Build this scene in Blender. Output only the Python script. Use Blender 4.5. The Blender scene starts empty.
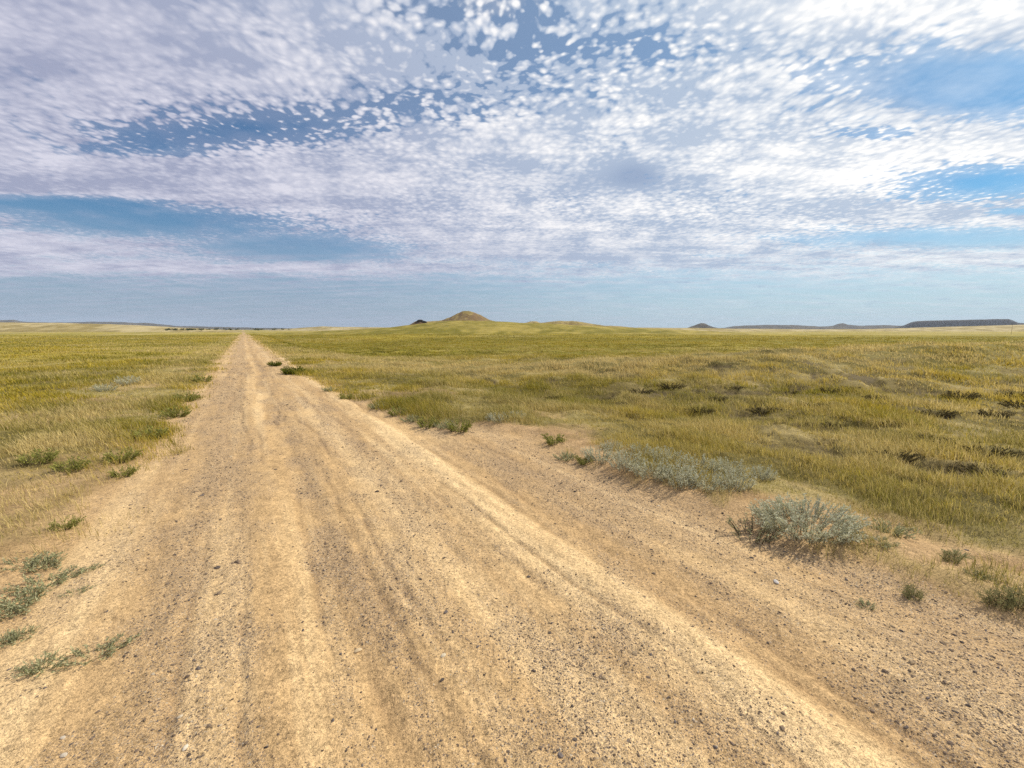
import bpy, math, random
import numpy as np
rng = np.random.default_rng(7)
random.seed(7)
S = bpy.context.scene
COL = S.collection

# ------------------------------------------------------------------ camera maths
FPX, CAMH, YH = 400.0, 1.6, 330.0
PITCH = math.atan((384 - YH) / FPX)
cF = np.array([0, math.cos(PITCH), -math.sin(PITCH)])
cU = np.array([0, math.sin(PITCH), math.cos(PITCH)])
cR = np.array([1.0, 0, 0])
def ray(px, py):
    return cF * FPX + cR * (px - 512) + cU * (384 - py)
_vp = ray(243, 330)
YAW = math.atan2(-_vp[0], _vp[1])
D2 = np.array([-math.sin(YAW), math.cos(YAW)])     # along the road
R2 = np.array([math.cos(YAW), math.sin(YAW)])      # to its right
SUN_AZ, SUN_EL = math.radians(62), math.radians(43)   # azimuth from +Y towards +X

# ------------------------------------------------------------------ numpy noise
def _hash(ix, iy, seed):
    n = (ix.astype(np.int64) * 374761393 + iy.astype(np.int64) * 668265263 + seed * 2147483647) & 0xffffffff
    n = ((n ^ (n >> 13)) * 1274126177) & 0xffffffff
    n = n ^ (n >> 16)
    return (n & 0xffff) / 65535.0
def vn(x, y, seed=0):
    x = np.asarray(x, float); y = np.asarray(y, float)
    ix = np.floor(x); iy = np.floor(y)
    fx = x - ix; fy = y - iy
    fx = fx * fx * (3 - 2 * fx); fy = fy * fy * (3 - 2 * fy)
    a = _hash(ix, iy, seed); b = _hash(ix + 1, iy, seed)
    c = _hash(ix, iy + 1, seed); d = _hash(ix + 1, iy + 1, seed)
    return (a + (b - a) * fx) + ((c + (d - c) * fx) - (a + (b - a) * fx)) * fy
def fbm(x, y, seed=0, oct=4, gain=0.5):
    s = 0; a = 1; t = 0
    ca, sa = 0.8, 0.6
    for i in range(oct):
        s = s + a * vn(x, y, seed + i * 17); t += a
        x, y = (x * ca - y * sa) * 2.03 + 11.3, (x * sa + y * ca) * 2.03 + 5.1
        a *= gain
    return s / t            # 0..1, mean .5
def sm(e0, e1, x):
    t = np.clip((x - e0) / (e1 - e0), 0, 1)
    return t * t * (3 - 2 * t)
def bump(x, c, w):
    return np.exp(-((x - c) / w) ** 2)

# ------------------------------------------------------------------ terrain functions
def to_uv(x, y):
    return x * R2[0] + y * R2[1], x * D2[0] + y * D2[1]
def edge_right(v):
    e = np.interp(v, [-20, 0, 4, 5, 5.6, 6.4, 10, 18, 60, 400], [3.2, 3.2, 3.12, 3.25, 3.0, 2.5, 2.1, 1.8, 1.72, 1.7])
    return e + (fbm(v * 1.1, v * 0 + 3, 31, 4) - .5) * .55
def edge_left(v):
    e = np.interp(v, [-20, 0, 3, 5, 8, 20, 60, 400], [-1.15, -1.15, -1.2, -1.2, -1.12, -1.05, -1.1, -1.1])
    return e + (fbm(v * 1.0, v * 0 + 9, 47, 4) - .5) * .5
def height(x, y):
    x = np.asarray(x, float); y = np.asarray(y, float)
    u, v = to_uv(x, y)
    r = np.hypot(x, y)
    er, el = edge_right(v), edge_left(v)
    near = 1 - sm(60, 140, r)
    # road surface: ruts and windrows
    wob = (fbm(v * .22, v * 0 + 1.5, 5, 3) - .5) * .3 + (fbm(v * 1.1, v * 0 + 4.5, 6, 3) - .5) * .14
    uu = u - wob
    road = (.018 * bump(uu, 1.78, .13) - .022 * bump(uu, 2.15, .22) - .016 * bump(uu, .38, .16)
            + .014 * bump(uu, 0.0, .2) + .012 * bump(uu, -.45, .2) - .012 * bump(uu, 1.25, .25)
            + .01 * bump(uu, 2.75, .15))
    road = road + (fbm(u * 3.2, v * .8, 61, 4) - .5) * .03 + (fbm(u * 11, v * 5, 62, 3) - .5) * .012
    road = road - .009 * tyre_lines(uu, v) + .004 * sm(.45, .6, fbm(u * 20, v * 20, 63, 2))
    inr = sm(el - .1, el + .35, u) * (1 - sm(er - .35, er + .1, u))
    z = road * inr * near
    off_r = sm(er - .05, er + .45, u)
    off_l = 1 - sm(el - .5, el + .05, u)
    rough = (fbm(x * 1.5, y * 1.5, 71, 4) - .5) * .16 + (fbm(x * 5, y * 5, 72, 3) - .5) * .06
    z = z + rough * (off_r * sm(er, er + 1.5, u) + off_l * .6 + .25 * off_r) * near
    z = z + (.07 * off_r * (1 - sm(5, 12, v)) + .03 * off_l)
    # right-hand swale and bank, about 18 m in front of the camera
    side = sm(3.6, 8.5, u)
    hb = np.interp(x, [-12, -4, 0, 11, 23, 45], [-.35, -.3, -.15, .42, .75, 1.1])
    yy = y + (fbm(x * .12, y * 0 + 2, 81, 3) - .5) * 5
    bank = np.interp(yy, [0, 4, 8, 12, 17, 20, 30, 46], [-.12, -.2, -.3, 0, 1, 1, .1, 0])
    b_up = np.clip(bank, 0, 1)
    zb = np.where(bank < 0, bank, 0) + b_up * (hb + .25) - .25 * sm(6, 12, y)
    zb = zb - .95 * sm(21, 46, yy) * (1 - sm(70, 230, r))
    z = z + side * zb * sm(-3, 3, y)
    hum = (fbm(x * .55, y * .55, 91, 3) - .5)
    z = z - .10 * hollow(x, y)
    z = z + side * hum * .4 * near * sm(3, 7, y)
    # open plain
    lf = (fbm(x * .02, y * .02, 101, 3) - .5)
    z = z + lf * np.interp(r, [20, 60, 200, 600], [0, .5, .9, 3]) * (1 - .85 * bump(u, .3, 12) * (r < 220))
    z = z + np.interp(r, [0, 150, 190, 330, 800, 2200, 5000, 14000], [0, 0, -.05, -3, -2.5, -1, 4, 12])
    return z
def ground_at(px, py):
    d = ray(px, py); d = d / np.linalg.norm(d)
    t = np.geomspace(1.2, 3000, 6000)
    P = d[None, :] * t[:, None] + np.array([0, 0, CAMH])
    h = height(P[:, 0], P[:, 1])
    k = np.argmax(P[:, 2] < h)
    return P[k, 0], P[k, 1], h[k]

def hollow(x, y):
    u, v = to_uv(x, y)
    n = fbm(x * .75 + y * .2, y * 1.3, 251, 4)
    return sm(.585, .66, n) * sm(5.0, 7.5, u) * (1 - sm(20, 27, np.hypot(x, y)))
# grass cover, 0..1
def grass_cover(x, y):
    u, v = to_uv(x, y)
    er, el = edge_right(v), edge_left(v)
    n = fbm(x * 1.3, y * 1.3, 201, 4) - .5
    ug = er + np.interp(v, [-5, .2, 1.0, 2.4, 3.6, 4.4, 5.4, 6.4, 9], [.9, 1.0, .95, .55, .45, .75, .35, -.1, -.25])
    gr = sm(-.15, .35, u - ug + n * .8)
    gl = sm(-.2, .4, el + .08 - u + n * .9) * sm(4.2, 5.8, v + n * 2 + np.clip(-1.2 - u, 0, 3) * .8)
    patch = .45 + .55 * sm(.33, .5, fbm(x * .9, y * .9, 211, 3))
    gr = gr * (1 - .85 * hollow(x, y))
    verge = sm(.52, .66, fbm(x * 2.6, y * 2.6, 221, 3)) * .35 * (sm(er, er + .25, u) * (v < 4.5) + .5 * sm(.1, .5, el - u) * (v > 2.5))
    gr = np.maximum(gr, verge)
    return np.clip(gr * patch + gl * patch * (.5 + .5 * sm(6, 10, v + np.clip(-2.0 - u, 0, 4))), 0, 1)

# ------------------------------------------------------------------ mesh helpers
def mesh_from(name, verts, faces_flat, loop_counts, mat, parent=None, smooth=False, attrs=None, colors=None):
    me = bpy.data.meshes.new(name)
    verts = np.ascontiguousarray(verts, np.float32)
    faces_flat = np.ascontiguousarray(faces_flat, np.int32).ravel()
    loop_counts = np.ascontiguousarray(loop_counts, np.int32)
    me.vertices.add(len(verts)); me.vertices.foreach_set('co', verts.ravel())
    me.loops.add(len(faces_flat)); me.loops.foreach_set('vertex_index', faces_flat)
    me.polygons.add(len(loop_counts))
    st = np.zeros(len(loop_counts), np.int32); st[1:] = np.cumsum(loop_counts)[:-1]
    me.polygons.foreach_set('loop_start', st)
    me.polygons.foreach_set('loop_total', loop_counts)
    me.polygons.foreach_set('use_smooth', np.full(len(loop_counts), smooth))
    for k, a in (attrs or {}).items():
        at = me.attributes.new(k, 'FLOAT', 'POINT'); at.data.foreach_set('value', np.ascontiguousarray(a, np.float32))
    if colors is not None:
        at = me.attributes.new('Col', 'FLOAT_COLOR', 'POINT')
        c = np.ones((len(verts), 4), np.float32); c[:, :3] = colors
        at.data.foreach_set('color', c.ravel())
    me.update(calc_edges=True)
    me.materials.append(mat)
    o = bpy.data.objects.new(name, me); COL.objects.link(o)
    if parent: o.parent = parent
    return o
def tag(o, label=None, cat=None, group=None, kind=None):
    for k, val in (('label', label), ('category', cat), ('group', group), ('kind', kind)):
        if val: o[k] = val
    return o
def empty(name, loc, rz=0, s=1):
    o = bpy.data.objects.new(name, None); COL.objects.link(o)
    o.location = loc; o.rotation_euler = (0, 0, rz); o.scale = (s, s, s)
    o.empty_display_size = .1
    return o
def copy_tree(root):
    r = root.copy(); COL.objects.link(r)
    for ch in root.children:
        c = ch.copy(); COL.objects.link(c); c.parent = r
    return r

# ------------------------------------------------------------------ node helpers
class V:
    """one socket, with arithmetic that makes Math nodes"""
    def __init__(s, nt, sock): s.nt, s.k = nt, sock
    def _m(s, op, *a, clamp=False):
        n = s.nt.nodes.new('ShaderNodeMath'); n.operation = op; n.use_clamp = clamp
        for i, q in enumerate((s,) + a):
            if isinstance(q, V): s.nt.links.new(q.k, n.inputs[i])
            else: n.inputs[i].default_value = q
        return V(s.nt, n.outputs[0])
    def __add__(s, o): return s._m('ADD', o)
    __radd__ = __add__
    def __mul__(s, o): return s._m('MULTIPLY', o)
    __rmul__ = __mul__
    def __sub__(s, o): return s._m('SUBTRACT', o)
    def __rsub__(s, o): return (s * -1) + o
    def __truediv__(s, o): return s._m('DIVIDE', o)
    def pow(s, e): return s._m('POWER', e)
    def exp(s): return s._m('EXPONENT')
    def max(s, o): return s._m('MAXIMUM', o)
    def min(s, o): return s._m('MINIMUM', o)
    def clamp(s): return s._m('ADD', 0.0, clamp=True)
    def sm(s, a, b):
        n = s.nt.nodes.new('ShaderNodeMapRange'); n.interpolation_type = 'SMOOTHSTEP'
        s.nt.links.new(s.k, n.inputs[0])
        n.inputs[1].default_value = a; n.inputs[2].default_value = b
        return V(s.nt, n.outputs[0])
def vec(nt, x, y, z):
    n = nt.nodes.new('ShaderNodeCombineXYZ')
    for i, q in enumerate((x, y, z)):
        if isinstance(q, V): nt.links.new(q.k, n.inputs[i])
        else: n.inputs[i].default_value = q
    return n.outputs[0]
def noise(nt, co, scale, detail=3, rough=.5, dist=0.0):
    n = nt.nodes.new('ShaderNodeTexNoise')
    n.inputs['Scale'].default_value = scale; n.inputs['Detail'].default_value = detail
    n.inputs['Roughness'].default_value = rough; n.inputs['Distortion'].default_value = dist
    nt.links.new(co, n.inputs['Vector'])
    return V(nt, n.outputs['Fac'])
def mixc(nt, fac, a, b, blend='MIX'):
    n = nt.nodes.new('ShaderNodeMix'); n.data_type = 'RGBA'; n.blend_type = blend
    for sock, q in ((n.inputs[0], fac), (n.inputs[6], a), (n.inputs[7], b)):
        if isinstance(q, V): nt.links.new(q.k, sock)
        elif hasattr(q, 'is_linked'): nt.links.new(q, sock)
        elif isinstance(q, (int, float)): sock.default_value = q
        else: sock.default_value = (*q, 1)
    return n.outputs[2]
def new_mat(name):
    m = bpy.data.materials.new(name); m.use_nodes = True
    nt = m.node_tree
    bs = nt.nodes['Principled BSDF']
    bs.inputs['Roughness'].default_value = .95
    bs.inputs['Specular IOR Level'].default_value = .12
    return m, nt, bs
def attr(nt, name):
    n = nt.nodes.new('ShaderNodeAttribute'); n.attribute_name = name
    return n

# ------------------------------------------------------------------ materials
# earth: the colour of each soil / turf zone comes from the mesh, grit and pebbles from textures
def earth_material():
    m, nt, bs = new_mat('earth')
    tc = nt.nodes.new('ShaderNodeTexCoord'); co = tc.outputs['Object']
    col = attr(nt, 'Col').outputs['Color']
    grav = V(nt, attr(nt, 'gravel').outputs['Fac'])
    gras = V(nt, attr(nt, 'turf').outputs['Fac'])
    n1 = noise(nt, co, 9, 5, .65); n2 = noise(nt, co, 55, 4, .7); n3 = noise(nt, co, 210, 3, .7)
    rocky = 1 - gras * .2
    var = ((n1 - .5) * 1.0 + ((n2 - .5) * 2.1 + (n3 - .5) * 3.0) * rocky + 1.03).max(.25)
    c = mixc(nt, 1.0, col, vec(nt, var, var, var), 'MULTIPLY')
    # grit
    for scale, thr, w in ((150, .40, .85), (70, .34, .8), (330, .42, .8)):
        vo = nt.nodes.new('ShaderNodeTexVoronoi'); vo.inputs['Scale'].default_value = scale
        nt.links.new(co, vo.inputs['Vector'])
        dist = V(nt, vo.outputs['Distance'])
        sep = nt.nodes.new('ShaderNodeSeparateColor'); nt.links.new(vo.outputs['Color'], sep.inputs[0])
        pick = V(nt, sep.outputs[0])
        on = (1 - dist.sm(thr - .08, thr)) * (pick + (grav - .62) * 1.15).sm(.34, .44) * w * (1 - gras * .75)
        ramp = nt.nodes.new('ShaderNodeValToRGB')
        nt.links.new(sep.outputs[1], ramp.inputs[0])
        el = ramp.color_ramp.elements
        el[0].position = 0; el[0].color = (.12, .085, .06, 1)
        el[1].position = 1; el[1].color = (.55, .46, .33, 1)
        e = el.new(.45); e.color = (.17, .13, .11, 1)
        e = el.new(.7); e.color = (.33, .24, .15, 1)
        c = mixc(nt, on, c, ramp.outputs[0])
    nt.links.new(c, bs.inputs['Base Color'])
    bsum = n1 * .02 + n2 * .009 + n3 * .003 + noise(nt, co, 28, 3) * .012
    bp = nt.nodes.new('ShaderNodeBump'); bp.inputs['Strength'].default_value = .8
    bp.inputs['Distance'].default_value = 1.0
    nt.links.new(bsum.k, bp.inputs['Height']); nt.links.new(bp.outputs[0], bs.inputs['Normal'])
    return m
M_EARTH = earth_material()

def leaf_material(name, trans=.35, rough=.6):
    m = bpy.data.materials.new(name); m.use_nodes = True
    nt = m.node_tree; nt.nodes.clear()
    out = nt.nodes.new('ShaderNodeOutputMaterial')
    col = attr(nt, 'Col').outputs['Color']
    tc = nt.nodes.new('ShaderNodeTexCoord')
    k = (noise(nt, tc.outputs['Object'], 6, 2) - .5) * .6 + 1.0
    c = mixc(nt, 1.0, col, vec(nt, k, k, k), 'MULTIPLY')
    d = nt.nodes.new('ShaderNodeBsdfDiffuse'); t = nt.nodes.new('ShaderNodeBsdfTranslucent')
    mx = nt.nodes.new('ShaderNodeMixShader'); mx.inputs[0].default_value = trans
    nt.links.new(c, d.inputs[0]); nt.links.new(c, t.inputs[0])
    nt.links.new(d.outputs[0], mx.inputs[1]); nt.links.new(t.outputs[0], mx.inputs[2])
    nt.links.new(mx.outputs[0], out.inputs[0])
    return m
M_GRASS = leaf_material('grass_blades', .4)
M_SAGE = leaf_material('sage_leaves', .25)
M_WEED = leaf_material('weed_leaves', .3)
M_TWIG = leaf_material('dry_twigs', .1)

def stone_material():
    m, nt, bs = new_mat('pebbles')
    c0 = attr(nt, 'Col').outputs['Color']
    tc = nt.nodes.new('ShaderNodeTexCoord')
    k = (noise(nt, tc.outputs['Object'], 120, 3) - .5) * .8 + 1.0
    nt.links.new(mixc(nt, 1.0, c0, vec(nt, k, k, k), 'MULTIPLY'), bs.inputs['Base Color'])
    bs.inputs['Roughness'].default_value = .8
    return m
M_STONE = stone_material()

def hill_material(name, ca, cb, crock, scale, slope=(.80, .93)):
    m, nt, bs = new_mat(name)
    tc = nt.nodes.new('ShaderNodeTexCoord'); co = tc.outputs['Object']
    g = nt.nodes.new('ShaderNodeNewGeometry')
    sp = nt.nodes.new('ShaderNodeSeparateXYZ'); nt.links.new(g.outputs['Normal'], sp.inputs[0])
    n1 = noise(nt, co, scale, 5, .6); n2 = noise(nt, co, scale * 6, 4, .6)
    c = mixc(nt, (n1 + (n2 - .5) * .5).sm(.38, .62), ca, cb)
    steep = 1 - (V(nt, sp.outputs[2]) + (n2 - .5) * .22 + (n1 - .5) * .1).sm(*slope)
    c = mixc(nt, steep, c, crock)
    k = (n2 - .5) * .9 + 1.0
    c = mixc(nt, 1.0, c, vec(nt, k, k, k), 'MULTIPLY')
    nt.links.new(c, bs.inputs['Base Color'])
    return m

# ------------------------------------------------------------------ ground and road
def mixn(a, b, t):
    t = np.asarray(t)[:, None]
    return np.asarray(a) * (1 - t) + np.asarray(b) * t
TYRE = [(-.32, .03), (-.12, .025), (.04, .03), (.27, .028), (.41, .035), (.56, .028), (.74, .025), (1.28, .03), (1.46, .028), (1.6, .02), (1.98, .035), (2.14, .03), (2.32, .03), (2.62, .03), (2.85, .03)]
def tyre_lines(u, v):
    out = np.zeros(np.shape(u)); k = (np.abs(u) < 3.6) & (np.abs(v) < 110)
    if not np.any(k): return out
    u, v = u[k], v[k]; s = 0
    for i, (c, w) in enumerate(TYRE):
        cc = c + (fbm(v * .3, v * 0 + i * 3.7, 700 + i, 3) - .5) * .22
        s = s + bump(u, cc, w) * sm(.40, .62, fbm(v * .45, v * 0 + i * 1.9, 730 + i, 3))
    out[k] = np.clip(s, 0, 1) * (1 - sm(60, 110, np.abs(v)))
    return out
def soil_gravel(x, y):
    """how much loose gravel lies at a point, 0..1"""
    u, v = to_uv(x, y)
    er, el = edge_right(v), edge_left(v)
    wob = (fbm(v * .22, v * 0 + 1.5, 5, 3) - .5) * .3 + (fbm(v * 1.1, v * 0 + 4.5, 6, 3) - .5) * .14
    uu = u - wob
    band = (.75 * bump(uu, -.35, .42) + .75 * bump(uu, .40, .13) * sm(.42, .6, fbm(u * 2.5, v * 1.3, 303, 3)) * 1.4 + .5 * bump(uu, 2.35, .32) + .75 * bump(uu, 2.95, .35)
            + .3 * bump(uu, 1.1, .4) - .5 * bump(uu, 1.75, .13) - .35 * bump(uu, .15, .12))
    n = fbm(u * 1.6, v * .8, 301, 4); n2 = fbm(u * 5, v * 3, 302, 3); n3 = fbm(u * 8, v * .5, 304, 3)
    g = .28 + band * .65 + (n - .5) * 1.1 + (n2 - .5) * 1.2 + (n3 - .5) * .8
    inside = sm(el - .25, el + .15, u) * (1 - sm(er - .1, er + .5, u))
    return np.clip(g * inside + .12 * (1 - inside), 0, 1)
def ground_colour(x, y):
    u, v = to_uv(x, y)
    r = np.hypot(x, y)
    er, el = edge_right(v), edge_left(v)
    wob = (fbm(v * .22, v * 0 + 1.5, 5, 3) - .5) * .3 + (fbm(v * 1.1, v * 0 + 4.5, 6, 3) - .5) * .14
    uu = u - wob
    sand = np.array([.50, .332, .158]); pale = np.array([.68, .485, .25]); brown = np.array([.37, .237, .112])
    streak = fbm(u * 9, v * .35, 311, 5, .6); blot = fbm(u * 1.3, v * .7, 312, 4)
    pal = np.clip(1.0 * bump(uu, 1.76, .17) + .3 * bump(uu, .15, .14) + .35 * bump(uu, 1.1, .25) + .3 * bump(uu, -.9, .2) + (streak - .5) * 1.6 + (blot - .5) * .8, 0, 1)
    brn = np.clip(.5 * bump(uu, 2.2, .25) + .4 * bump(uu, .45, .12) + .35 * bump(uu, 2.75, .25) + (.5 - streak) * 1.3 + (fbm(u * 4, v * 1.5, 313, 4) - .5) * 1.0, 0, 1)
    c = mixn(sand, pale, pal); c = mixn(c, np.broadcast_to(brown, c.shape), brn * .55)
    tl = tyre_lines(uu, v)
    c = mixn(c, np.broadcast_to(np.array([.30, .19, .09]), c.shape), tl * .6 * sm(.25, .6, fbm(u * 6, v * 4, 314, 3)))
    # off the road: bare tan soil, litter, turf
    off = np.maximum(sm(er - .12, er + .3, u), 1 - sm(el - .4, el + .05, u))
    tan = np.array([.46, .305, .150])
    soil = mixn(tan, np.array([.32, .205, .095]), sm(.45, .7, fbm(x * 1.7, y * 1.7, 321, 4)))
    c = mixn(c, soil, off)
    gc = grass_cover(x, y)
    litter = mixn(np.array([.125, .10, .028]), np.array([.31, .245, .095]), sm(.42, .72, fbm(x * .8, y * .8, 331, 4)))
    # distant turf: olive, gold and straw in broad patches
    a = fbm(x * .011, y * .011, 341, 4); b = fbm(x * .05, y * .05, 342, 4); cst = fbm(x * .5, y * .5, 343, 4)
    olive = np.array([.185, .160, .014]); gold = np.array([.35, .275, .030]); straw = np.array([.43, .34, .12])
    turf = mixn(olive, gold, np.clip(sm(.36, .62, a) * .7 + (b - .5) * 1.6 + (cst - .5) * .8, 0, 1))
    turf = mixn(turf, np.broadcast_to(straw, turf.shape), np.clip(sm(.55, .72, fbm(x * .02, y * .02, 344, 4)) * np.where(u > 4, .35, .8) + sm(300, 900, r) * .35 + sm(.6, .75, cst) * .3, 0, 1))
    litter = mixn(litter, np.array([.085, .068, .030]), hollow(x, y))  # shade of the hollows put into the litter colour as a darker brown
    farw = sm(14, 45, r)
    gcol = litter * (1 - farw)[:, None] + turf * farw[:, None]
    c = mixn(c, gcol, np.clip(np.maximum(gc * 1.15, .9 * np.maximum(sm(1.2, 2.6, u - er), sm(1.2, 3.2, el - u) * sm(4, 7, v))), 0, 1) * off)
    return c, gc * off

def build_ground():
    fine = np.radians(np.arange(-75, 75.01, .14))
    coarse = np.radians(np.arange(78, 283, 4.0))
    th = np.concatenate([fine, coarse])
    rr = np.concatenate([np.linspace(.15, 1.1, 14)[:-1], np.geomspace(1.1, 7200, 1000)])
    T, Rr = np.meshgrid(th, rr)
    x = (Rr * np.sin(T)).ravel(); y = (Rr * np.cos(T)).ravel()
    z = height(x, y)
    nt_, nr = len(th), len(rr)
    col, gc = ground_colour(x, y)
    grav = soil_gravel(x, y)
    i = np.arange(nr - 1)[:, None]; j = np.arange(nt_)[None, :]; j2 = (j + 1) % nt_
    F = np.stack([i * nt_ + j + 0 * j2, i * nt_ + j2, (i + 1) * nt_ + j2, (i + 1) * nt_ + j + 0 * j2], -1).reshape(-1, 4)
    F = F[:, ::-1]
    vv = np.stack([x, y, z], 1)
    fx = x[F].mean(1); fy = y[F].mean(1)
    u, v = to_uv(fx, fy)
    on = (u > edge_left(v)) & (u < edge_right(v)) & (np.hypot(fx, fy) < 330)
    # closing disc under the camera
    cen = len(vv)
    for name, sel in (('dirt_road', on), ('ground', ~on)):
        f = F[sel]
        used, inv = np.unique(f.ravel(), return_inverse=True)
        vs, cs, gs, gg = vv[used], col[used], grav[used], gc[used]
        flat = inv; cnt = np.full(len(f), 4)
        if name == 'dirt_road':
            ring = np.searchsorted(used, np.arange(nt_))
            ok = np.isin(np.arange(nt_), used)
            if ok.all():
                flat = np.concatenate([inv, ring[::-1]]); cnt = np.append(cnt, nt_)
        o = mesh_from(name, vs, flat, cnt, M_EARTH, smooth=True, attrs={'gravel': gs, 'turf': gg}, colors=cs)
        o['kind'] = 'structure'
build_ground()

# ------------------------------------------------------------------ grass (uncountable)
def blades(px, py, hgt, wid, spread, nb, colA, colB, lean_dir, lean, seed):
    g = np.random.default_rng(seed)
    n = len(px)
    rep = np.repeat(np.arange(n), nb)
    N = len(rep)
    ang = g.uniform(0, 2 * np.pi, N); rad = np.sqrt(g.uniform(0, 1, N)) * spread[rep]
    bx = px[rep] + np.cos(ang) * rad; by = py[rep] + np.sin(ang) * rad
    bz = height(bx, by) - .01
    hh = hgt[rep] * g.uniform(.55, 1.15, N)
    la = ang * 0 + lean_dir + g.normal(0, .8, N)
    lm = hh * np.clip(lean + g.normal(0, .28, N), -.2, 1.1)
    lx = np.cos(la) * lm + np.cos(ang) * hh * .22; ly = np.sin(la) * lm + np.sin(ang) * hh * .22
    fa = g.uniform(0, np.pi, N)
    wx = np.cos(fa) * wid[rep] * .5; wy = np.sin(fa) * wid[rep] * .5
    zt = hh * np.sqrt(np.clip(1 - .35 * (lm / np.maximum(hh, 1e-4)) ** 2, .3, 1))
    v = np.empty((N, 5, 3), np.float32)
    v[:, 0] = np.stack([bx - wx, by - wy, bz], 1); v[:, 1] = np.stack([bx + wx, by + wy, bz], 1)
    mx, my, mz = bx + lx * .35, by + ly * .35, bz + zt * .6
    v[:, 2] = np.stack([mx + wx * .8, my + wy * .8, mz], 1); v[:, 3] = np.stack([mx - wx * .8, my - wy * .8, mz], 1)
    v[:, 4] = np.stack([bx + lx, by + ly, bz + zt], 1)
    base = np.arange(N)[:, None] * 5
    f = np.concatenate([base + np.array([0, 1, 2, 3]), base + np.array([3, 2, 4])], 1)
    cnt = np.tile([4, 3], N)
    t = np.clip(colB[rep] + g.normal(0, .25, N), 0, 1)[:, None]
    c = colA[rep] * (1 - t) + np.array([.66, .52, .23]) * t
    c = c * g.uniform(.6, 1.35, N)[:, None]
    return v.reshape(-1, 3), f, cnt, np.repeat(c, 5, 0)

def scatter_polar(n, r0, r1, seed, half=64):
    g = np.random.default_rng(seed)
    r = np.exp(g.uniform(math.log(r0), math.log(r1), n)); t = np.radians(g.uniform(-half, half, n))
    return r * np.sin(t), r * np.cos(t), r, g
def build_grass():
    x, y, r, g = scatter_polar(230000, 2.2, 330, 11)
    cov = grass_cover(x, y)
    clump = fbm(x * 1.1, y * 1.1, 401, 3)
    keep = g.uniform(0, 1, len(x)) < cov * (.55 + .45 * sm(.36, .56, clump)) * (1 - sm(70, 320, r)) * (.55 + .45 * sm(4, 9, r))
    x, y, r, cov, clump = x[keep], y[keep], r[keep], cov[keep], clump[keep]
    u, v = to_uv(x, y)
    n = len(x)
    er = edge_right(v)
    hgt = (.09 + .19 * sm(.35, .7, clump)) * g.uniform(.6, 1.3, n) * np.interp(r, [3, 8, 18, 40, 100], [.42, .7, .8, .7, .8])
    hgt = hgt * np.where(u < 0, .75, 1)
    wid = np.maximum(.0026, .00075 * r)
    spread = .035 + .011 * r
    tone = fbm(x * .35, y * .35, 411, 4); tone2 = fbm(x * .045, y * .045, 412, 3)
    green = np.array([.180, .176, .018]); gold = np.array([.54, .405, .045])
    farfield = sm(27, 40, r) * (u > 4)
    t = np.clip(sm(.35, .65, tone) * .6 + (tone2 - .5) * 1.5 + .2 + .12 * farfield + g.normal(0, .33, n), 0, 1)
    colA = mixn(green, gold, t) * (1 - .25 * farfield)[:, None]
    # straw seed-heads: along the left verge, the bank crest and dry spots
    edge_d = np.exp(-((u + 2.3) / .7) ** 2) * (v > 5)
    crest = np.exp(-((y - 17.5 - .1 * x) / 3.0) ** 2) * (u > 4)
    colB = np.clip(.24 + .55 * sm(.54, .68, fbm(x * .07, y * .16, 415, 3)) * (1 - sm(45, 90, r)) + .16 * ((u > 3) & (r < 12)) + .55 * edge_d + .6 * crest + (fbm(x * .6, y * .6, 413, 3) - .5) * 1.1 + np.where((u < 0) & (v < 6), .5, 0) - .3 * farfield, 0, 1)
    v_, f, c, col = blades(x, y, hgt, wid, spread, 8, colA, colB, math.radians(190), .45, 12)
    o = mesh_from('prairie_grass', v_, f.ravel(), c, M_GRASS, colors=col)
    tag(o, 'olive and straw prairie grass covering the plain on both sides of the road', 'grass', kind='stuff')
build_grass()

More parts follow.
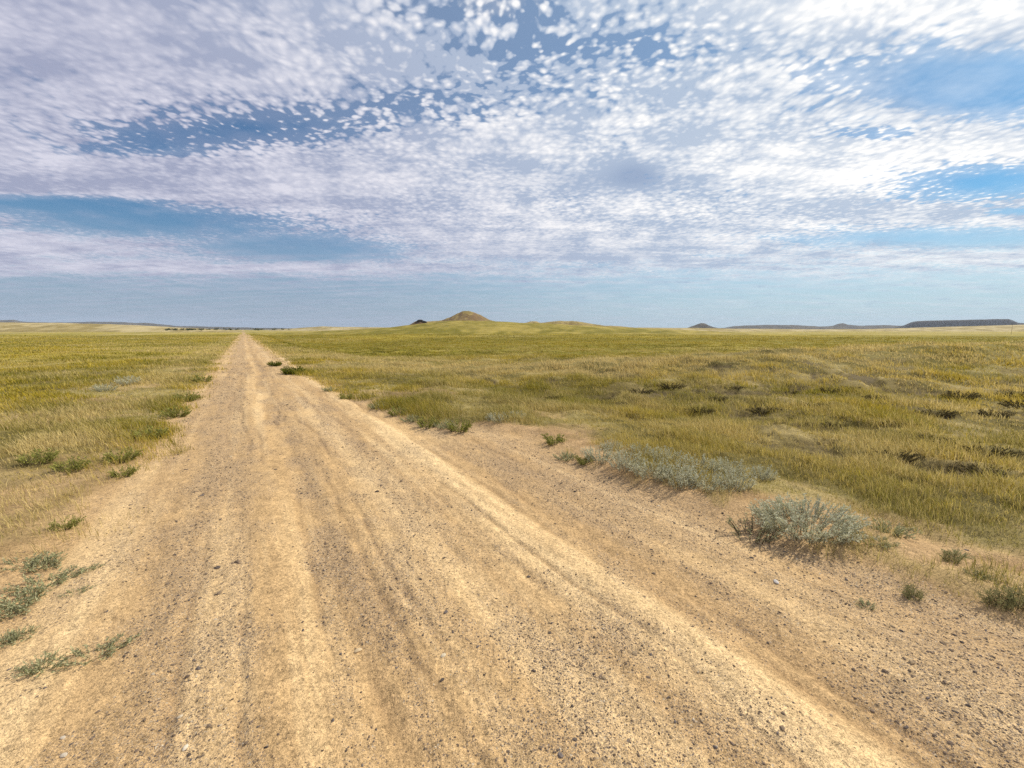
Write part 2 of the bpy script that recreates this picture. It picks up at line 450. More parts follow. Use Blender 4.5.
# ------------------------------------------------------------------ gravel (uncountable)
ICO_V = []
_p = (1 + 5 ** .5) / 2
for a, b in ((-1, _p), (1, _p), (-1, -_p), (1, -_p)):
    ICO_V.append((a, b, 0))
for a, b in ((-1, _p), (1, _p), (-1, -_p), (1, -_p)):
    ICO_V.append((0, a, b))
for a, b in ((_p, -1), (_p, 1), (-_p, -1), (-_p, 1)):
    ICO_V.append((a, 0, b))
ICO_V = np.array(ICO_V) / math.sqrt(1 + _p * _p)
ICO_F = np.array([(0,11,5),(0,5,1),(0,1,7),(0,7,10),(0,10,11),(1,5,9),(5,11,4),(11,10,2),(10,7,6),(7,1,8),(3,9,4),(3,4,2),(3,2,6),(3,6,8),(3,8,9),(4,9,5),(2,4,11),(6,2,10),(8,6,7),(9,8,1)])
def build_gravel():
    x, y, r, g = scatter_polar(330000, 1.15, 24, 21, 66)
    dens = soil_gravel(x, y) ** 1.5
    keep = g.uniform(0, 1, len(x)) < dens * .75 + .015
    x, y, r = x[keep], y[keep], r[keep]
    n = len(x)
    s = np.exp(g.normal(math.log(.0022), .45, n)) * np.interp(r, [1, 3, 8, 22], [.95, 1.3, 2.3, 4.5])
    z = height(x, y)
    sc = np.stack([s * g.uniform(.8, 1.5, n), s * g.uniform(.7, 1.1, n), s * g.uniform(.45, .8, n)], 1)
    P = ICO_V[None] * (1 + g.uniform(-.22, .22, (n, 12, 1)))
    P = P * sc[:, None, :]
    a = g.uniform(0, 2 * np.pi, n); ca, sa = np.cos(a)[:, None], np.sin(a)[:, None]
    Q = np.stack([P[..., 0] * ca - P[..., 1] * sa + x[:, None], P[..., 0] * sa + P[..., 1] * ca + y[:, None], P[..., 2] + (z + sc[:, 2] * .12)[:, None]], -1)
    pal = np.array([[.10, .078, .062], [.16, .115, .08], [.22, .16, .105], [.14, .115, .10], [.30, .22, .13], [.44, .32, .18], [.52, .43, .30]])
    k = g.choice(7, n, p=[.16, .22, .2, .12, .17, .11, .02])
    col = pal[k] * g.uniform(.75, 1.25, (n, 1))
    f = (np.arange(n)[:, None, None] * 12 + ICO_F[None]).reshape(-1)
    o = mesh_from('gravel', Q.reshape(-1, 3), f, np.full(n * 20, 3), M_STONE, colors=np.repeat(col, 12, 0))
    tag(o, 'loose brown and grey gravel strewn in bands along the dirt road', 'gravel', kind='stuff')
build_gravel()

# ------------------------------------------------------------------ plants, one thing each
def quad_leaves(P, Dn, L, W, col, g):
    """flat pointed leaves at P pointing along Dn"""
    n = len(P)
    rnd = g.normal(0, 1, (n, 3))
    side = np.cross(Dn, rnd); side /= np.linalg.norm(side, axis=1)[:, None] + 1e-9
    v = np.empty((n, 4, 3))
    v[:, 0] = P
    v[:, 1] = P + Dn * (L * .5)[:, None] + side * (W * .5)[:, None]
    v[:, 2] = P + Dn * L[:, None]
    v[:, 3] = P + Dn * (L * .5)[:, None] - side * (W * .5)[:, None]
    f = np.arange(n * 4).reshape(-1, 4)
    return v.reshape(-1, 3), f, np.repeat(col, 4, 0)
def stem_tubes(paths, r0):
    vs, fs = [], []; off = 0
    for p in paths:
        k = len(p)
        for i in range(k):
            rr = r0 * (1 - .75 * i / (k - 1))
            t = p[min(i + 1, k - 1)] - p[max(i - 1, 0)]; t = t / (np.linalg.norm(t) + 1e-9)
            a = np.cross(t, [.3, .9, .1]); a /= np.linalg.norm(a) + 1e-9; b = np.cross(t, a)
            for q in range(3):
                an = q * 2.0944
                vs.append(p[i] + (a * math.cos(an) + b * math.sin(an)) * rr)
        for i in range(k - 1):
            for q in range(3):
                q2 = (q + 1) % 3
                fs.append((off + i * 3 + q, off + i * 3 + q2, off + (i + 1) * 3 + q2, off + (i + 1) * 3 + q))
        off += k * 3
    return np.array(vs), np.array(fs)
def make_plant(name, rx, ry, hgt, nstem, nleaf, leafL, leafW, cols, stemcol, mat, upright=.6, seed=0, stem_r=.0025, droop=0.0):
    g = np.random.default_rng(seed)
    root = empty(name, (0, 0, 0))
    paths, LP, LD = [], [], []
    for s in range(nstem):
        a = g.uniform(0, 2 * np.pi); q = math.sqrt(g.uniform(0, 1))
        base = np.array([math.cos(a) * rx * q * .55, math.sin(a) * ry * q * .55, -.01])
        tip = np.array([math.cos(a) * rx * (q * .55 + .45 * (1 - upright) + g.uniform(0, .2)), math.sin(a) * ry * (q * .55 + .45 * (1 - upright) + g.uniform(0, .2)),
                        hgt * g.uniform(.55, 1.05) * (1 - .45 * q * q)]) + np.append(g.normal(0, .02, 2), 0)
        t = np.linspace(0, 1, 5)[:, None]
        mid = (base + tip) / 2 + np.array([0, 0, hgt * .12]) * (1 - droop)
        p = base * (1 - t) ** 2 + 2 * mid * t * (1 - t) + tip * t ** 2
        paths.append(p)
        k = max(3, int(nleaf * g.uniform(.7, 1.3)))
        tt = g.uniform(.06, 1, k)[:, None]
        pp = base * (1 - tt) ** 2 + 2 * mid * tt * (1 - tt) + tip * tt ** 2
        dd = 2 * (1 - tt) * (mid - base) + 2 * tt * (tip - mid)
        dd = dd / (np.linalg.norm(dd, axis=1)[:, None] + 1e-9) * .8 + g.normal(0, .55, (k, 3))
        dd /= np.linalg.norm(dd, axis=1)[:, None] + 1e-9
        LP.append(pp); LD.append(dd)
    LP = np.concatenate(LP); LD = np.concatenate(LD); n = len(LP)
    t = np.clip(g.normal(.5, .35, n), 0, 1)
    col = mixn(cols[0], cols[1], t) * g.uniform(.75, 1.2, n)[:, None]
    v, f, c = quad_leaves(LP, LD, leafL * g.uniform(.6, 1.3, n), leafW * g.uniform(.7, 1.3, n), col, g)
    mesh_from('foliage', v, f.ravel(), np.full(len(f), 4), mat, root, colors=c)
    sv, sf = stem_tubes(paths, stem_r)
    mesh_from('stems', sv, sf.ravel(), np.full(len(sf), 4), M_TWIG, root, smooth=True, colors=np.tile(np.array(stemcol), (len(sv), 1)))
    return root
SAGE = [(.48, .48, .31), (.68, .67, .48)]
GREEN = [(.23, .24, .05), (.38, .37, .11)]
GREY = [(.33, .34, .17), (.52, .51, .30)]
DARK = [(.085, .07, .032), (.18, .15, .065)]
LUSH = [(.12, .14, .02), (.22, .24, .035)]
TW = (.16, .12, .08)

proto = {
 'big':  make_plant('sagebrush', .64, .48, .28, 230, 38, .026, .0085, SAGE, (.33, .31, .24), M_SAGE, .75, 1, .003),
 'sage': make_plant('sagebrush', .28, .26, .25, 70, 26, .022, .007, SAGE, (.30, .28, .21), M_SAGE, .7, 2, .0025),
 'sage2': make_plant('sagebrush', .32, .26, .20, 75, 24, .022, .0075, SAGE, (.30, .28, .21), M_SAGE, .7, 3, .0025),
 'small': make_plant('sagebrush', .24, .18, .20, 34, 22, .022, .007, GREY, TW, M_SAGE, .25, 4, .004),
 'weed': make_plant('weed', .14, .10, .075, 42, 22, .018, .0065, GREY, TW, M_WEED, .15, 5, .0018),
 'weed2': make_plant('weed', .20, .09, .065, 46, 22, .018, .006, GREY, TW, M_WEED, .1, 6, .0018),
 'green': make_plant('weed', .13, .12, .11, 40, 22, .024, .007, GREEN, TW, M_WEED, .4, 7, .002),
 'tuft': make_plant('weed', .11, .10, .15, 46, 16, .035, .004, [(.22, .22, .08), (.36, .33, .16)], TW, M_WEED, .55, 8, .0015),
 'dead': make_plant('dead_shrub', .42, .30, .17, 60, 20, .034, .012, DARK, (.07, .05, .035), M_TWIG, .3, 9, .005),
 'dead2': make_plant('dead_shrub', .55, .25, .22, 70, 20, .038, .013, DARK, (.07, .05, .035), M_TWIG, .3, 10, .005),
 'lush': make_plant('roadside_shrub', .6, .46, .34, 100, 34, .05, .024, LUSH, TW, M_WEED, .5, 11, .005),
}
used = set()
def plant(kind, px, py, s, label, cat, group=None, rz=None, yscale=1, name=None):
    x, y, z = ground_at(px, py)
    if kind not in used:
        o = proto[kind]; used.add(kind)
    else:
        o = copy_tree(proto[kind])
    o.location = (x, y, z - .005)
    o.rotation_euler = (0, 0, rz if rz is not None else random.uniform(-.6, .6) + (math.pi if random.random() < .5 else 0))
    o.scale = (s, s, s * yscale * (.88 if kind in ('big', 'sage', 'sage2') else 1))
    return tag(o, label, cat, group)
SG = 'sagebrush beside the right edge of the road'
plant('big', 806, 529, .9, 'largest silvery sagebrush, broad and upright, in the right foreground', 'sagebrush', SG, 0.15)
plant('small', 754, 538, .95, 'small dark-based sagebrush with bare curved twigs, just left of the largest sagebrush', 'sagebrush', SG, 0)
sage_spots = [
 (600, 460, 1.0, 'pale sagebrush at the road end of the silvery patch'),
 (626, 468, 1.0, 'second sagebrush in from the road end of the silvery patch, at its front'),
 (652, 476, 1.05, 'sagebrush at the middle front of the silvery patch beside a bare scarp'),
 (680, 484, 1.1, 'front sagebrush of the silvery patch, above the dark eroded edge'),
 (706, 488, 1.0, 'lowest front sagebrush of the silvery patch'),
 (734, 487, .9, 'sagebrush at the right front corner of the silvery patch'),
 (640, 456, .9, 'sagebrush at the back of the silvery patch, nearest its road end'),
 (668, 464, 1.0, 'sagebrush in the middle of the silvery patch, at its back'),
 (698, 470, 1.0, 'sagebrush behind the front row of the silvery patch, right of its middle'),
 (728, 474, .9, 'sagebrush at the right back corner of the silvery patch'),
 (612, 449, .7, 'short sagebrush behind the road end of the silvery patch'),
 (762, 478, .7, 'small sagebrush alone in the grass, between the silvery patch and the largest sagebrush'),
]
for i, (a, b, s, l) in enumerate(sage_spots):
    plant('sage' if i % 2 else 'sage2', a, b, s, l, 'sagebrush', SG)
for a, b, s, l in [(497, 421, .9, 'sagebrush at the grass corner above the bare turnout, left one of the pair'),
                   (516, 418, .8, 'sagebrush at the grass corner above the bare turnout, right one of the pair'),
                   (128, 384, 1.5, 'pale sagebrush in the left field, the one nearer the road'),
                   (104, 391, 1.2, 'pale sagebrush in the left field, the one farther from the road')]:
    plant('sage2', a, b, s, l, 'sagebrush')
WL = 'weeds on the bare left verge'
for k, a, b, s, l in [
 ('weed2', 22, 566, .9, 'upper long grey-green weed on the bare left verge, at the picture edge'),
 ('weed', 44, 567, .9, 'rounded grey-green weed at the right end of the uppermost weeds on the left verge'),
 ('weed2', 46, 584, 1.0, 'wide grey-green weed with a trailing right end on the left verge'),
 ('weed', 24, 602, 1.05, 'upright grey-green weed in the middle of the left verge'),
 ('weed', 8, 615, .8, 'grey-green weed at the picture edge just below the middle of the left verge'),
 ('weed2', 76, 593, .42, 'tiny weed alone on bare sand to the right of the left verge weeds'),
 ('weed', 21, 637, .55, 'small weed on bare sand of the left verge, right one of a pair'),
 ('weed', 3, 643, .6, 'small weed on bare sand of the left verge, left one of a pair'),
 ('weed', 41, 668, .7, 'compact grey-green weed lowest on the left verge'),
 ('weed2', 94, 656, .8, 'spread grey-green weed nearest the gravel at the lower left'),
 ('weed2', 88, 570, .4, 'thin trailing weed reaching onto the gravel, highest of the left verge'),
]:
    plant(k, a, b, s, l, 'weed', WL, rz=.6 if k == 'weed2' else None)
for k, a, b, s, l in [
 ('green', 72, 470, 1.3, 'green weed in the thin grass left of the road, nearest the camera'),
 ('green', 40, 462, 1.4, 'green weed in the dry grass at the far left'),
 ('green', 122, 461, 1.4, 'green weed standing out on the gravel left of the road'),
 ('green', 124, 476, 1.0, 'low green weed alone on the gravel at the left roadside'),
 ('green', 152, 438, 1.7, 'green weed clump on the left road edge, with bare gravel on its right'),
 ('green', 176, 417, 1.9, 'bushy green weed clump on the left road edge, mid distance'),
 ('green', 188, 401, 2.0, 'dark green weed clump on the left road edge where grass closes in'),
 ('green', 203, 382, 2.2, 'far green weed clump on the left road edge'),
 ('green', 66, 528, .8, 'yellow-green tuft in dry grass above the bare left verge'),
]:
    plant(k, a, b, s, l, 'weed', 'green weeds along the left road edge')
for k, a, b, s, l in [
 ('green', 554, 443, 1.3, 'dark green weed on the bare turnout left of the silvery patch'),
 ('weed', 566, 459, 1.1, 'low grey weed on bare sand left of the silvery patch'),
 ('green', 584, 463, .9, 'yellow-green weed touching the road end of the silvery patch'),
 ('weed', 892, 533, 1.15, 'dark grey-green mat weed right of the largest sagebrush'),
 ('weed2', 872, 543, .8, 'thin green weed in front of the dark mat weed, right of the largest sagebrush'),
 ('tuft', 913, 598, .62, 'pale round weed with a dark hollow beneath, near the right road edge'),
 ('weed', 866, 606, .42, 'tiny weed out on the road gravel at the right'),
 ('tuft', 952, 562, .6, 'small weed on bare sand below the right-hand grass'),
 ('weed', 980, 577, .5, 'dark little weed on bare sand near the right picture edge'),
 ('weed', 958, 556, .55, 'flat green weed above the small weed on the right-hand sand'),
 ('tuft', 1000, 607, .75, 'pale weed over a dark hollow at the lower right picture edge'),
 ('tuft', 1019, 606, .95, 'taller pale weed cut by the right picture edge'),
]:
    plant(k, a, b, s, l, 'weed', 'weeds on the sandy right verge')
for a, b, s, l in [(293, 374, .9, 'largest dark green shrub on the right road edge in mid distance'),
                   (275, 366, .7, 'dark green shrub on the right road edge, just beyond the largest one')]:
    plant('lush', a, b, s, l, 'shrub', 'dark green shrubs on the right road edge')
for i, (a, b, s) in enumerate([(330, 391, 1.2), (346, 399, 1.0), (378, 408, 1.3), (398, 415, 1.2), (412, 421, 1.1), (428, 427, 1.2), (446, 428, 1.2), (460, 431, 1.3)]):
    plant('green' if i % 2 else 'weed', a, b, s * 1.3, 'low weed in the row fringing the right road edge before the turnout', 'weed', 'weeds fringing the right road edge')
dead_spots = [(969, 400, 1.3), (1010, 396, 1.4), (1018, 412, 1.2), (985, 415, 1), (905, 425, 1), (868, 419, .9), (940, 447, .9), (992, 452, 1), (853, 391, .9), (822, 388, .9),
              (820, 411, .9), (786, 397, .9), (640, 397, .9), (612, 398, .9), (722, 402, 1.0), (700, 410, .8), (758, 408, .9), (678, 399, .9), (838, 432, .7), (898, 457, .7), (975, 470, .7), (880, 402, .8), (935, 412, .9), (735, 386, .9), (664, 386, .9), (560, 396, .8)]
for i, (a, b, s) in enumerate(dead_spots):
    a += random.uniform(-9, 9); b += random.uniform(-5, 5); s *= random.uniform(.65, 1.15)
    plant('dead2' if i % 3 == 0 else 'dead', a, b, s, 'low dark dead shrub half sunk in the grass of the right bank', 'shrub', 'dark dead shrubs in the grass of the right bank', rz=random.uniform(-.4, .4))
for k, o in proto.items():
    assert k in used, k

# ------------------------------------------------------------------ single stones
def stone(px, py, s, col, label, seed):
    g = np.random.default_rng(seed)
    import bmesh
    bm = bmesh.new(); bmesh.ops.create_icosphere(bm, subdivisions=2, radius=1)
    sc = np.array([1.25, .85, .6])
    vs = np.array([v.co[:] for v in bm.verts])
    for k in range(7):
        d = g.normal(0, 1, 3); d /= np.linalg.norm(d)
        t = vs @ d; vs = vs - np.clip(t - .78, 0, 1)[:, None] * d
    vs = vs * sc * s
    fs = np.array([[v.index for v in f.verts] for f in bm.faces]); bm.free()
    o = mesh_from('stone', vs, fs.ravel(), np.full(len(fs), 3), M_STONE, colors=np.tile(np.array(col), (len(vs), 1)))
    x, y, z = ground_at(px, py)
    o.location = (x, y, z + s * .05); o.rotation_euler = (0, 0, g.uniform(0, 3))
    tag(o, label, 'stone')
stone(443, 656, .014, (.52, .44, .31), 'white stone in the middle of the road', 1)
stone(185, 748, .011, (.58, .50, .38), 'white stone among dark gravel at the lower left of the road', 2)
stone(64, 756, .012, (.52, .44, .33), 'white stone nearest the lower left corner of the picture', 3)
stone(63, 738, .009, (.52, .44, .33), 'small white stone just behind the one nearest the lower left corner', 4)
stone(180, 717, .009, (.5, .42, .3), 'small white stone behind the white stone among dark gravel', 5)
stone(776, 582, .018, (.60, .55, .48), 'pale stone on the right side of the road in front of the largest sagebrush', 6)
stone(358, 651, .017, (.55, .42, .25), 'pale tan stone beside a dark gravel patch in the middle of the road', 7)

# ------------------------------------------------------------------ hills and buttes
def ridge(name, Dm, prof, W, mat, flat=0.0, rough=.06, seed=0, zdrop=6.0):
    prof = np.array(prof, float)
    n = int((prof[-1, 0] - prof[0, 0]) * 1.2) + 2
    n = max(n, 40)
    px = np.linspace(prof[0, 0], prof[-1, 0], n)
    py = np.interp(px, prof[:, 0], prof[:, 1])
    k = np.array([.25, .5, .25]); py[1:-1] = np.convolve(py, k, 'same')[1:-1]
    pts = np.array([ray(a, b) for a, b in zip(px, py)])
    t = Dm / pts[:, 1]
    X = pts[:, 0] * t; Zt = CAMH + pts[:, 2] * t
    mid = np.array([np.median(X), Dm]); mid /= np.linalg.norm(mid)
    m = 41
    w = np.linspace(-1, 1, m)
    a = np.abs(w)
    cs = np.where(a < flat, 1, np.cos(np.clip((a - flat) / (1 - flat), 0, 1) * np.pi / 2) ** (1.5 if flat == 0 else .9))
    XX = X[:, None] + (w * W * mid[0])[None]
    YY = Dm + np.repeat((w * W * mid[1])[None], n, 0)
    zb = height(XX.ravel(), YY.ravel()).reshape(n, m) - zdrop
    H = np.maximum(Zt[:, None] - zb, .5)
    amp = H.max() * rough
    q = fbm(XX * 3.0 / W, YY * 3.0 / W, 500 + seed, 5) - .5
    gul = fbm(XX * 7.0 / W, YY * 2.0 / W, 520 + seed, 4) - .5
    ZZ = zb + H * cs[None] + (q * amp * 1.6 + gul * amp * 1.2) * np.sqrt(cs)[None]
    P = np.stack([XX, YY, ZZ], -1).reshape(-1, 3)
    i = np.arange(n - 1)[:, None]; j = np.arange(m - 1)[None]
    F = np.stack([i * m + j, (i + 1) * m + j, (i + 1) * m + j + 1, i * m + j + 1], -1).reshape(-1, 4)
    o = mesh_from(name, P, F.ravel(), np.full(len(F), 4), mat, smooth=True)
    o['kind'] = 'structure'
    return o
M_BUTTE = hill_material('butte_turf', (.22, .165, .045), (.33, .25, .09), (.19, .125, .06), .03, (.86, .97))
M_PLAIN = hill_material('far_turf', (.19, .16, .018), (.34, .265, .06), (.30, .22, .08), .012, (.5, .7))
M_PALE = hill_material('pale_turf', (.30, .23, .08), (.46, .37, .18), (.16, .12, .06), .008, (.8, .95))
M_ROCK = hill_material('dark_rock', (.075, .06, .04), (.12, .095, .06), (.05, .042, .032), .1, (.8, .95))
M_MESA = hill_material('mesa_rock', (.075, .065, .045), (.11, .09, .055), (.065, .056, .042), .002, (.85, .97))

ridge('butte', 520, [(404, 331), (418, 323.5), (426, 321.6), (436, 320.4), (443, 319.4), (451, 317.2), (458, 313.9), (464, 311.7), (469, 311.5), (474, 312), (481, 314.6), (489, 318.8), (498, 321.4), (509, 322.4), (530, 324.3), (560, 327), (600, 331)], 90, M_BUTTE, seed=1)
ridge('hillside', 470, [(290, 332), (350, 330), (390, 327.6), (410, 325), (430, 322.7), (450, 321), (470, 320.6), (495, 321.2), (520, 323), (545, 323.4), (580, 325.5), (640, 328.5), (720, 331.5)], 150, M_PLAIN, rough=.03, seed=2)
ridge('hill', 462, [(398, 329), (405, 326.8), (411, 323.6), (416, 321), (420, 320.4), (424, 321.2), (430, 322.6), (445, 324), (470, 326)], 22, M_BUTTE, rough=.05, seed=3, zdrop=2)
ridge('rock_outcrop', 458, [(414.5, 323.2), (416.5, 321.2), (418.5, 319.9), (421, 319.8), (424, 320.8), (426.5, 321.6), (427.5, 323.4)], 4, M_ROCK, flat=.3, rough=.04, seed=13, zdrop=.5)
ridge('hill', 900, [(495, 326), (515, 323.6), (526, 323), (531, 321.6), (536, 321.6), (540, 323), (550, 322), (560, 321), (570, 320.8), (578, 321.6), (590, 323.6), (610, 326), (640, 328), (670, 330)], 120, M_BUTTE, seed=4)
ridge('hill', 1100, [(600, 329), (640, 327.5), (700, 328), (760, 329), (820, 329.2), (870, 328.9), (920, 327.6), (970, 326.2), (1010, 325), (1060, 323.8), (1120, 324), (1180, 327)], 260, M_PALE, rough=.03, seed=5)
ridge('cone_hill', 2600, [(683, 329), (690, 327), (696, 324.8), (701, 323.2), (705, 323.5), (709, 325.4), (715, 327.6), (722, 329)], 160, M_MESA, seed=6)
ridge('far_ridge', 4300, [(640, 328.3), (725, 327.8), (735, 326.3), (745, 325.4), (768, 324.8), (800, 325.4), (820, 326.4), (833, 326), (838, 324), (843, 323.2), (848, 325), (860, 325.8), (885, 325.2), (905, 326.2), (930, 327), (1000, 327.5)], 500, M_MESA, seed=7)
ridge('mesa', 3600, [(898, 327.5), (908, 325.5), (914, 322.8), (920, 321.3), (940, 320.7), (970, 320.1), (1000, 319.4), (1009, 319.3), (1014, 321), (1019, 323.2), (1050, 323.8), (1120, 325), (1170, 328)], 260, M_MESA, flat=.7, rough=.02, seed=8)
ridge('hill', 800, [(-150, 322.5), (-60, 322), (0, 322.4), (60, 323), (110, 324.2), (150, 326), (185, 327.8), (230, 330)], 220, M_PALE, rough=.04, seed=9)
ridge('far_ridge', 4600, [(-180, 321), (-90, 320), (0, 320.2), (14, 320), (20, 321.6), (40, 322.2), (78, 322.3), (95, 321.6), (125, 322.2), (136, 323.2), (145, 322.7), (158, 324), (175, 326), (215, 326.8), (260, 327.8), (320, 328.6), (380, 329.5)], 500, M_MESA, seed=10)
ridge('hill', 1700, [(270, 330), (300, 327.8), (322, 326.4), (340, 327), (365, 327.2), (385, 327.4), (410, 327), (450, 329.5)], 180, M_PALE, rough=.04, seed=11)

# ------------------------------------------------------------------ far-off trees beyond the left field
def far_trees():
    g = np.random.default_rng(77)
    V_, F_, C_ = [], [], []; off = 0
    for px, py, h, n in [(px, 329.6 + g.normal(0, .15), g.uniform(1.6, 3.2), 60) for px in list(g.uniform(163, 196, 26)) + list(g.uniform(199, 238, 14)) + list(g.uniform(252, 300, 9))]:
        d = ray(px, py); t = g.uniform(640, 760) / d[1]
        x, y = d[0] * t, d[1] * t
        z = CAMH + d[2] * t - .6
        P = np.array([x, y, z]) + g.normal(0, 1, (n, 3)) * np.array([h * .55, h * .55, h * .22]) + np.array([0, 0, h * .45])
        Dn = g.normal(0, 1, (n, 3)); Dn /= np.linalg.norm(Dn, axis=1)[:, None]
        v, f, c = quad_leaves(P, Dn, np.full(n, h * .4), np.full(n, h * .3), np.tile([.045, .06, .02], (n, 1)) * g.uniform(.7, 1.4, (n, 1)), g)
        V_.append(v); F_.append(f + off); C_.append(c); off += len(v)
    f = np.concatenate(F_)
    o = mesh_from('far_trees', np.concatenate(V_), f.ravel(), np.full(len(f), 4), M_WEED, colors=np.concatenate(C_))
    tag(o, 'thin dark line of far-off scrub trees beyond the left field', 'trees', kind='stuff')
far_trees()

# ------------------------------------------------------------------ lone post on the right-hand rise
def lone_post():
    x, y, z = ground_at(1011, 334.6)
    import bmesh
    bm = bmesh.new()
    h = np.hypot(x, y) * 7.5 / FPX * .9
    for k in range(7):
        rr = .09 - .02 * k / 6 + .006 * math.sin(k * 2.3)
        ring = [bm.verts.new((math.cos(a) * rr + .012 * math.sin(k), math.sin(a) * rr, -.2 + (h + .2) * k / 6)) for a in np.linspace(0, 2 * np.pi, 9)[:-1]]
        if k:
            for i in range(8): bm.faces.new((prev[i], prev[(i + 1) % 8], ring[(i + 1) % 8], ring[i]))
        prev = ring
    bm.faces.new(prev)
    me = bpy.data.meshes.new('wooden_post'); bm.to_mesh(me); bm.free()
    m, nt, bs = new_mat('weathered_wood')
    tc = nt.nodes.new('ShaderNodeTexCoord')
    k = noise(nt, tc.outputs['Object'], 20, 3)
    nt.links.new(mixc(nt, k, (.07, .05, .035), (.15, .11, .08)), bs.inputs['Base Color'])
    me.materials.append(m)
    o = bpy.data.objects.new('wooden_post', me); COL.objects.link(o); o.location = (x, y, z)
    tag(o, 'thin dark wooden post alone in the far field below the flat mesa', 'post')
lone_post()

# ------------------------------------------------------------------ air
def haze_box():
    import bmesh
    bm = bmesh.new(); bmesh.ops.create_cube(bm, size=1)
    me = bpy.data.meshes.new('haze'); bm.to_mesh(me); bm.free()
    o = bpy.data.objects.new('haze', me); COL.objects.link(o)
    top, bot = 190.0, -60.0
    o.scale = (15000, 15000, top - bot); o.location = (0, 0, (top + bot) / 2)
    m = bpy.data.materials.new('haze'); m.use_nodes = True
    nt = m.node_tree; nt.nodes.clear()
    out = nt.nodes.new('ShaderNodeOutputMaterial'); pv = nt.nodes.new('ShaderNodeVolumePrincipled')
    pv.inputs['Color'].default_value = (.72, .84, 1.0, 1); pv.inputs['Density'].default_value = HAZE
    nt.links.new(pv.outputs[0], out.inputs['Volume'])
    me.materials.append(m); tag(o, kind='stuff', label='thin blue haze over the far plain', cat='haze')
HAZE = 5.5e-5
haze_box()

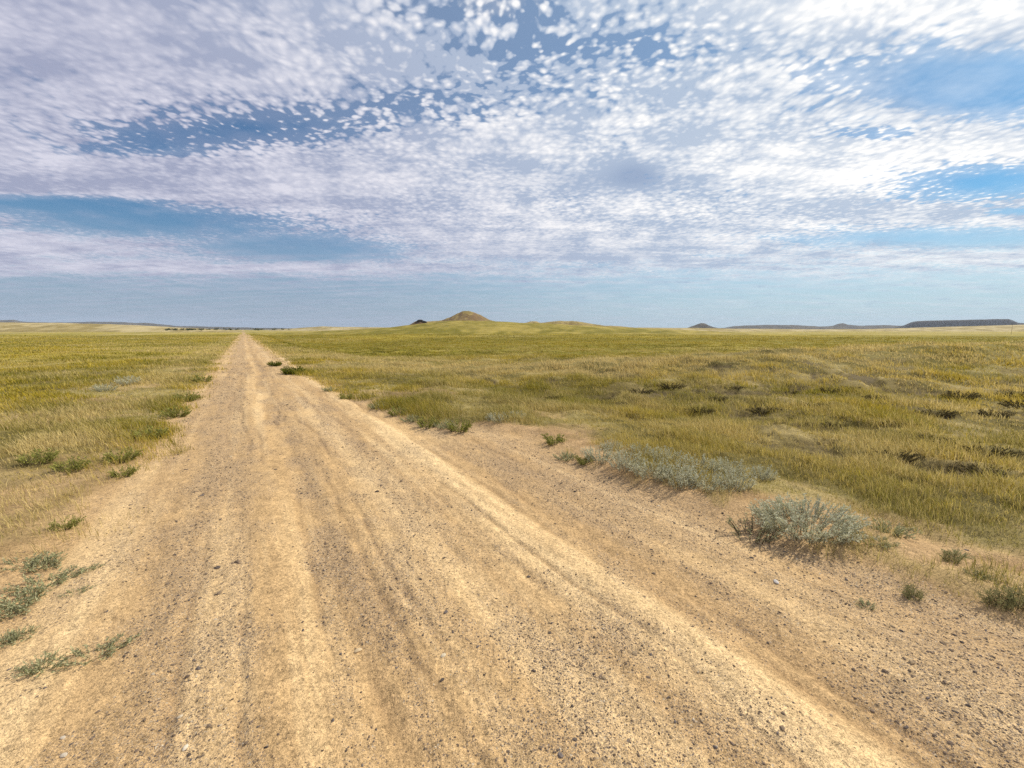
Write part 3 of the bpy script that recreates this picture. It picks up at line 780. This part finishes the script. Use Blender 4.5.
# ------------------------------------------------------------------ sky
def build_world():
    w = bpy.data.worlds.new('World'); S.world = w; w.use_nodes = True
    nt = w.node_tree; nt.nodes.clear()
    out = nt.nodes.new('ShaderNodeOutputWorld'); bg = nt.nodes.new('ShaderNodeBackground')
    nt.links.new(bg.outputs[0], out.inputs[0])
    STR = .1; bg.inputs[1].default_value = STR
    sky = nt.nodes.new('ShaderNodeTexSky'); sky.sky_type = 'NISHITA'; sky.sun_disc = False
    sky.sun_elevation = SUN_EL; sky.sun_rotation = SUN_AZ
    sky.air_density = 1.0; sky.dust_density = .6; sky.ozone_density = 2.0
    tc = nt.nodes.new('ShaderNodeTexCoord')
    sp = nt.nodes.new('ShaderNodeSeparateXYZ'); nt.links.new(tc.outputs['Generated'], sp.inputs[0])
    dx, dy, dz = (V(nt, s) for s in sp.outputs)
    el = dz._m('ARCSINE'); fwd = dy.max(.03); sx_ = dx / fwd; sz_ = dz / fwd
    up = dz.max(0.0) + .07
    X = dx / up; Y = dy / up
    ca, sa = math.cos(math.radians(60)), math.sin(math.radians(60))
    # rows of small clouds run across the sky, a little to the left
    A = X * ca + Y * sa; B = Y * ca - X * sa
    P0 = vec(nt, A, B, 0.0)
    wx = noise(nt, P0, 2.2, 3) - .5
    P1 = vec(nt, A + wx * .14, B * .95 + wx * .14, 0.0)
    vo = nt.nodes.new('ShaderNodeTexVoronoi'); vo.feature = 'SMOOTH_F1'; vo.inputs['Scale'].default_value = 28
    vo.inputs['Smoothness'].default_value = .85; vo.inputs['Detail'].default_value = 1.0
    nt.links.new(P1, vo.inputs['Vector'])
    cell = V(nt, vo.outputs['Distance'])
    fine = noise(nt, P1, 32, 4, .6); mid = noise(nt, P0, 5, 4, .55); low = noise(nt, P0, 1.1, 4, .55)
    def azel(px, py):
        d = ray(px, py); d = d / np.linalg.norm(d)
        return d[0] / d[1], d[2] / d[1]
    def blob(px, py, sx, sy, amp, tilt=0.0):
        a0, e0 = azel(px, py)
        a1, _ = azel(px + sx, py); a2, _ = azel(px - sx, py); _, e1 = azel(px, py - sy); _, e2 = azel(px, py + sy)
        wa = abs(a1 - a2) / 2; we = abs(e1 - e2) / 2
        u = sx_ - a0; v = sz_ - e0
        if tilt:
            v = v - u * tilt
        q = (u / wa).pow(2.0) + (v / we).pow(2.0)
        return (q * -1.0).exp() * amp
    cov = (low - .5) * .7 + (mid - .5) * 1.0 + 1.42
    holes = [(40, 203, 120, 9, -1.35, 0), (150, 222, 160, 16, -1.5, 0), (300, 248, 120, 14, -1.2, 0),
             (235, 130, 125, 14, -1.0, .06), (130, 150, 70, 7, -.6, 0), (575, 48, 100, 16, -1.05, 0), (490, 4, 90, 18, -.75, 0), (400, 100, 60, 12, -.7, 0),
             (985, 84, 125, 32, -2.0, 0), (810, 66, 60, 12, -.5, 0), (990, 182, 75, 14, -1.5, 0), (1020, 211, 45, 5, -1.3, 0), (875, 134, 35, 6, -.9, 0),
             (960, 238, 190, 12, -1.3, 0), (30, 80, 60, 30, -.35, 0)]
    fills = [(300, 60, 300, 50, .2, 0), (200, 180, 260, 18, .35, 0), (560, 215, 330, 25, .3, 0), (430, 60, 150, 35, .3, 0), (690, 70, 120, 45, .35, 0), (480, 150, 250, 25, .25, 0), (560, 8, 60, 10, .3, 0), (510, 40, 170, 60, .38, 0), (400, 110, 80, 20, .25, 0), (720, 140, 220, 50, .25, 0), (900, 8, 170, 22, .5, 0), (930, 145, 120, 14, .35, 0), (900, 212, 120, 7, .5, 0),
             (200, 268, 240, 6, .45, 0), (600, 246, 160, 7, .35, 0)]
    for h in holes + fills: cov = cov + blob(*h)
    a, e = azel(512, 268)
    streak = noise(nt, vec(nt, X * .45, Y * 3.0, 3.0), 1.6, 5, .62)
    cov = cov - (1 - (sz_ + (streak - .5) * .05).sm(e - .075, e + .085)) * 1.15 + (1 - sz_.sm(e, e + .12)) * (streak - .5) * 1.0      # clear air low down
    amp = noise(nt, P0, 1.7, 2) * .5 + .10
    for h in [(130, 90, 260, 120, -.08, 0), (560, 45, 190, 60, .75, 0), (250, 128, 150, 26, .65, 0), (960, 85, 130, 40, -.15, 0), (985, 185, 90, 25, .5, 0), (420, 100, 110, 25, .25, 0), (660, 215, 330, 35, .3, 0), (875, 134, 60, 10, .4, 0)]:
        amp = amp + blob(*h)
    amp = amp * (sz_.sm(e - .06, e + .3) * .7 + .3)
    det = ((.34 - cell) * 2.1 + (fine - .5) * .9 + (mid - .5) * .5) * amp
    dens = cov + det * 1.25
    alpha = dens.sm(.05, 1.0)
    veil = (cov + (mid - .5) * .6)  .sm(-.1, 1.1) * .40 + blob(950, 88, 150, 45, .3) + blob(700, 258, 500, 30, .18) + (1 - sz_.sm(e - .02, e + .1)) * streak.sm(.4, .8) * .30
    alpha = (alpha.max(veil)) * .985
    # lit side towards the sun, greyer where the layer is thick
    sd = (math.cos(SUN_EL) * math.sin(SUN_AZ), math.cos(SUN_EL) * math.cos(SUN_AZ), math.sin(SUN_EL))
    cs = dx * sd[0] + dy * sd[1] + dz * sd[2]
    glow = cs.sm(.0, .97)
    thick = ((noise(nt, P0, 2.6, 4, .55) - .45) * 1.5 + (streak - .5) * 1.9 + (mid - .5) * 1.5 - det * 1.15 + .24).clamp()
    thick = (thick + blob(634, 174, 26, 11, 1.4) + blob(590, 188, 120, 12, .3) + blob(640, 258, 220, 12, .35) + blob(780, 96, 110, 12, .35)
             + blob(40, 60, 70, 40, .3) - blob(900, 160, 190, 40, .3) - blob(880, 10, 200, 24, .3)).clamp()
    white = mixc(nt, glow, (.62, .615, .71), (.98, .965, .935))
    grey = mixc(nt, glow, (.32, .345, .475), (.42, .51, .64))
    cloud = mixc(nt, thick, white, grey)
    cloud = mixc(nt, (blob(634, 174, 24, 12, 1.0) + blob(600, 182, 90, 9, .35)).clamp() * .95, cloud, (.29, .37, .52))
    cl10 = mixc(nt, 1.0, cloud, (1 / STR, 1 / STR, 1 / STR), 'MULTIPLY')
    # clear sky, richer blue overhead, hazier near the ground
    sk = mixc(nt, 1.0, sky.outputs[0], (SKYT[0], SKYT[1], SKYT[2]), 'MULTIPLY')
    hz = mixc(nt, glow, (.29, .36, .46), (.52, .66, .72))
    hz10 = mixc(nt, 1.0, hz, (1 / STR, 1 / STR, 1 / STR), 'MULTIPLY')
    sk = mixc(nt, (1 - el.sm(-.02, .30)) * .95, sk, hz10)
    nt.links.new(mixc(nt, alpha, sk, cl10), bg.inputs[0])
    w.cycles.sampling_method = 'MANUAL'; w.cycles.sample_map_resolution = 1024
SKYT = (.24, .60, .80)
build_world()

sl = bpy.data.lights.new('sun', 'SUN'); sl.energy = 3.6; sl.angle = math.radians(.55); sl.color = (1.0, .93, .82)
so = bpy.data.objects.new('sun', sl); COL.objects.link(so)
so.location = (30, 15, 40)
so.rotation_euler = (math.pi / 2 - SUN_EL, 0, math.pi - SUN_AZ)

# ------------------------------------------------------------------ camera and view
cam = bpy.data.cameras.new('camera'); co = bpy.data.objects.new('camera', cam); COL.objects.link(co)
cam.sensor_width = 36; cam.lens = FPX / 1024 * 36; cam.clip_start = .05; cam.clip_end = 60000
co.location = (0, 0, CAMH); co.rotation_euler = (math.pi / 2 - PITCH, 0, 0)
S.camera = co
vs = S.view_settings
vs.view_transform = 'Standard'; vs.look = 'None'; vs.exposure = .2; vs.gamma = 1; vs.use_curve_mapping = False
S.cycles.volume_bounces = 0
S.cycles.max_bounces = 5; S.cycles.diffuse_bounces = 3; S.cycles.transmission_bounces = 3
S.cycles.use_denoising = False
